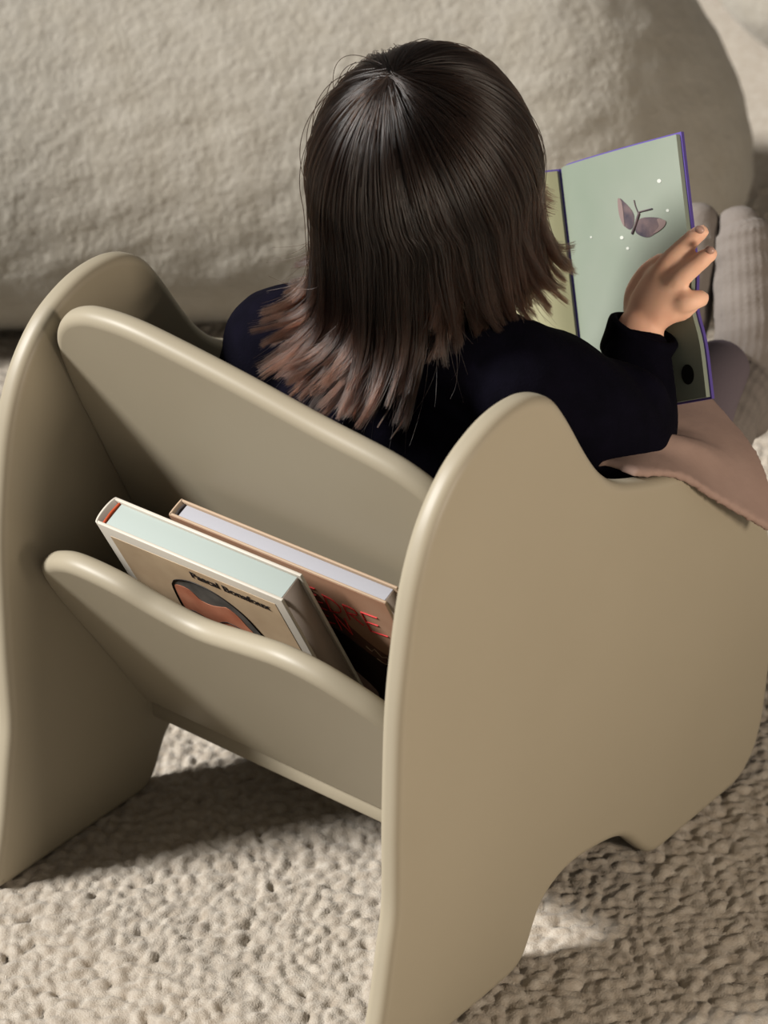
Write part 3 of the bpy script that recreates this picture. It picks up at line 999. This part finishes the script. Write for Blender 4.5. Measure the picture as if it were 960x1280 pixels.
for l, P, wph, wam, tone in S:
    tones.append(tone)
    g = .88*np.clip((tt-.30)/.60, 0, 1)**1.1*rg.uniform(.75, 1.03)
    P = P*(1-g)[:, None]+lock_mean[l]*g[:, None]
    wav = wam*tt*np.sin(tt*7+wph)
    P = P+np.stack([wav, wav*.5, 0*wav], 1)
    out.append(P)
for k in range(2600):
    phi = rg.uniform(-math.pi, math.pi)
    if abs(phi) < 1.9:
        continue
    P = strand(phi, rg.uniform(0, .12), rg.normal(size=3)*.002, rg.uniform(-.002, .004), .030, 0, LEFT, rg.uniform(.000, .003))
    out.append(np.stack([np.interp(tt*.93, tt, P[:, q]) for q in range(3)], 1))
# a few long locks that end in a hook on the back of the sweater
for phi, ln, fk in ((.62, .160, .024), (.50, .150, .020), (.36, .146, .024), (.58, .128, .014), (.15, .150, .026), (-.15, .152, .030)):
    P0 = [strand(phi+rg.normal()*.02, .1+.2*rg.rand(), rg.normal(size=3)*.0010, .006, ln-abs(rg.normal())*.006, fk, LEFT, .003) for k in range(40)]
    mean = np.mean(P0, 0)
    for P in P0:
        g = .90*np.clip((tt-.30)/.6, 0, 1)
        out.append(P*(1-g)[:, None]+mean*g[:, None])
# flyaways
for k in range(130):
    phi = rg.uniform(-2, 2)
    P = strand(phi, rg.uniform(0, .5), rg.normal(size=3)*.004, rg.uniform(-.01, .012), rg.uniform(.07, .16), rg.uniform(-.01, .03), LEFT+rg.normal(size=3)*.6, rg.uniform(.003, .012))
    P = P+rg.normal(size=3)*.004*tt[:, None]**2
    out.append(P)
out = np.array(out)
ns = len(out)
tones = np.array(tones+[1.0]*(ns-len(tones)), np.float32)
hc = bpy.data.hair_curves.new('hair_strands')
hc.add_curves([NPT]*ns)
hc.attributes['position'].data.foreach_set('vector', out.reshape(-1).astype(np.float32))
ra = hc.attributes.get('radius') or hc.attributes.new('radius', 'FLOAT', 'POINT')
rad = np.tile(np.interp(tt, [0, .7, 1], [.00028, .00024, .00006]), ns).astype(np.float32)
ra.data.foreach_set('value', rad)
ta = hc.attributes.new('lock_tone', 'FLOAT', 'CURVE')
ta.data.foreach_set('value', tones)
MH = bpy.data.materials.new('brown_hair')
MH.use_nodes = True
t = MH.node_tree
for n in list(t.nodes):
    t.nodes.remove(n)
om_ = t.nodes.new('ShaderNodeOutputMaterial')
hb = t.nodes.new('ShaderNodeBsdfHairPrincipled')
hb.parametrization = 'COLOR'
hi = t.nodes.new('ShaderNodeHairInfo')
cr = t.nodes.new('ShaderNodeValToRGB')
cr.color_ramp.elements[0].position = .0; cr.color_ramp.elements[0].color = (.0065, .0036, .0025, 1)
cr.color_ramp.elements[1].position = 1.0; cr.color_ramp.elements[1].color = (.036, .0165, .0105, 1)
e2 = cr.color_ramp.elements.new(.62); e2.color = (.0085, .0044, .0030, 1)
t.links.new(hi.outputs['Intercept'], cr.inputs[0])
at_ = t.nodes.new('ShaderNodeAttribute'); at_.attribute_name = 'lock_tone'
mu = t.nodes.new('ShaderNodeVectorMath'); mu.operation = 'SCALE'
t.links.new(cr.outputs[0], mu.inputs[0]); t.links.new(at_.outputs['Fac'], mu.inputs['Scale'])
t.links.new(mu.outputs[0], hb.inputs['Color'])
hb.inputs['Roughness'].default_value = .20
hb.inputs['IOR'].default_value = 1.42
hb.inputs['Radial Roughness'].default_value = .4
t.links.new(hi.outputs['Random'], hb.inputs['Random'])
t.links.new(hb.outputs[0], om_.inputs[0])
hc.materials.append(MH)
ho = bpy.data.objects.new('hair_strands', hc)
COL.objects.link(ho)
ho.parent = hair
ho.matrix_parent_inverse = hair.matrix_world.inverted()
ho['kind'] = 'stuff'
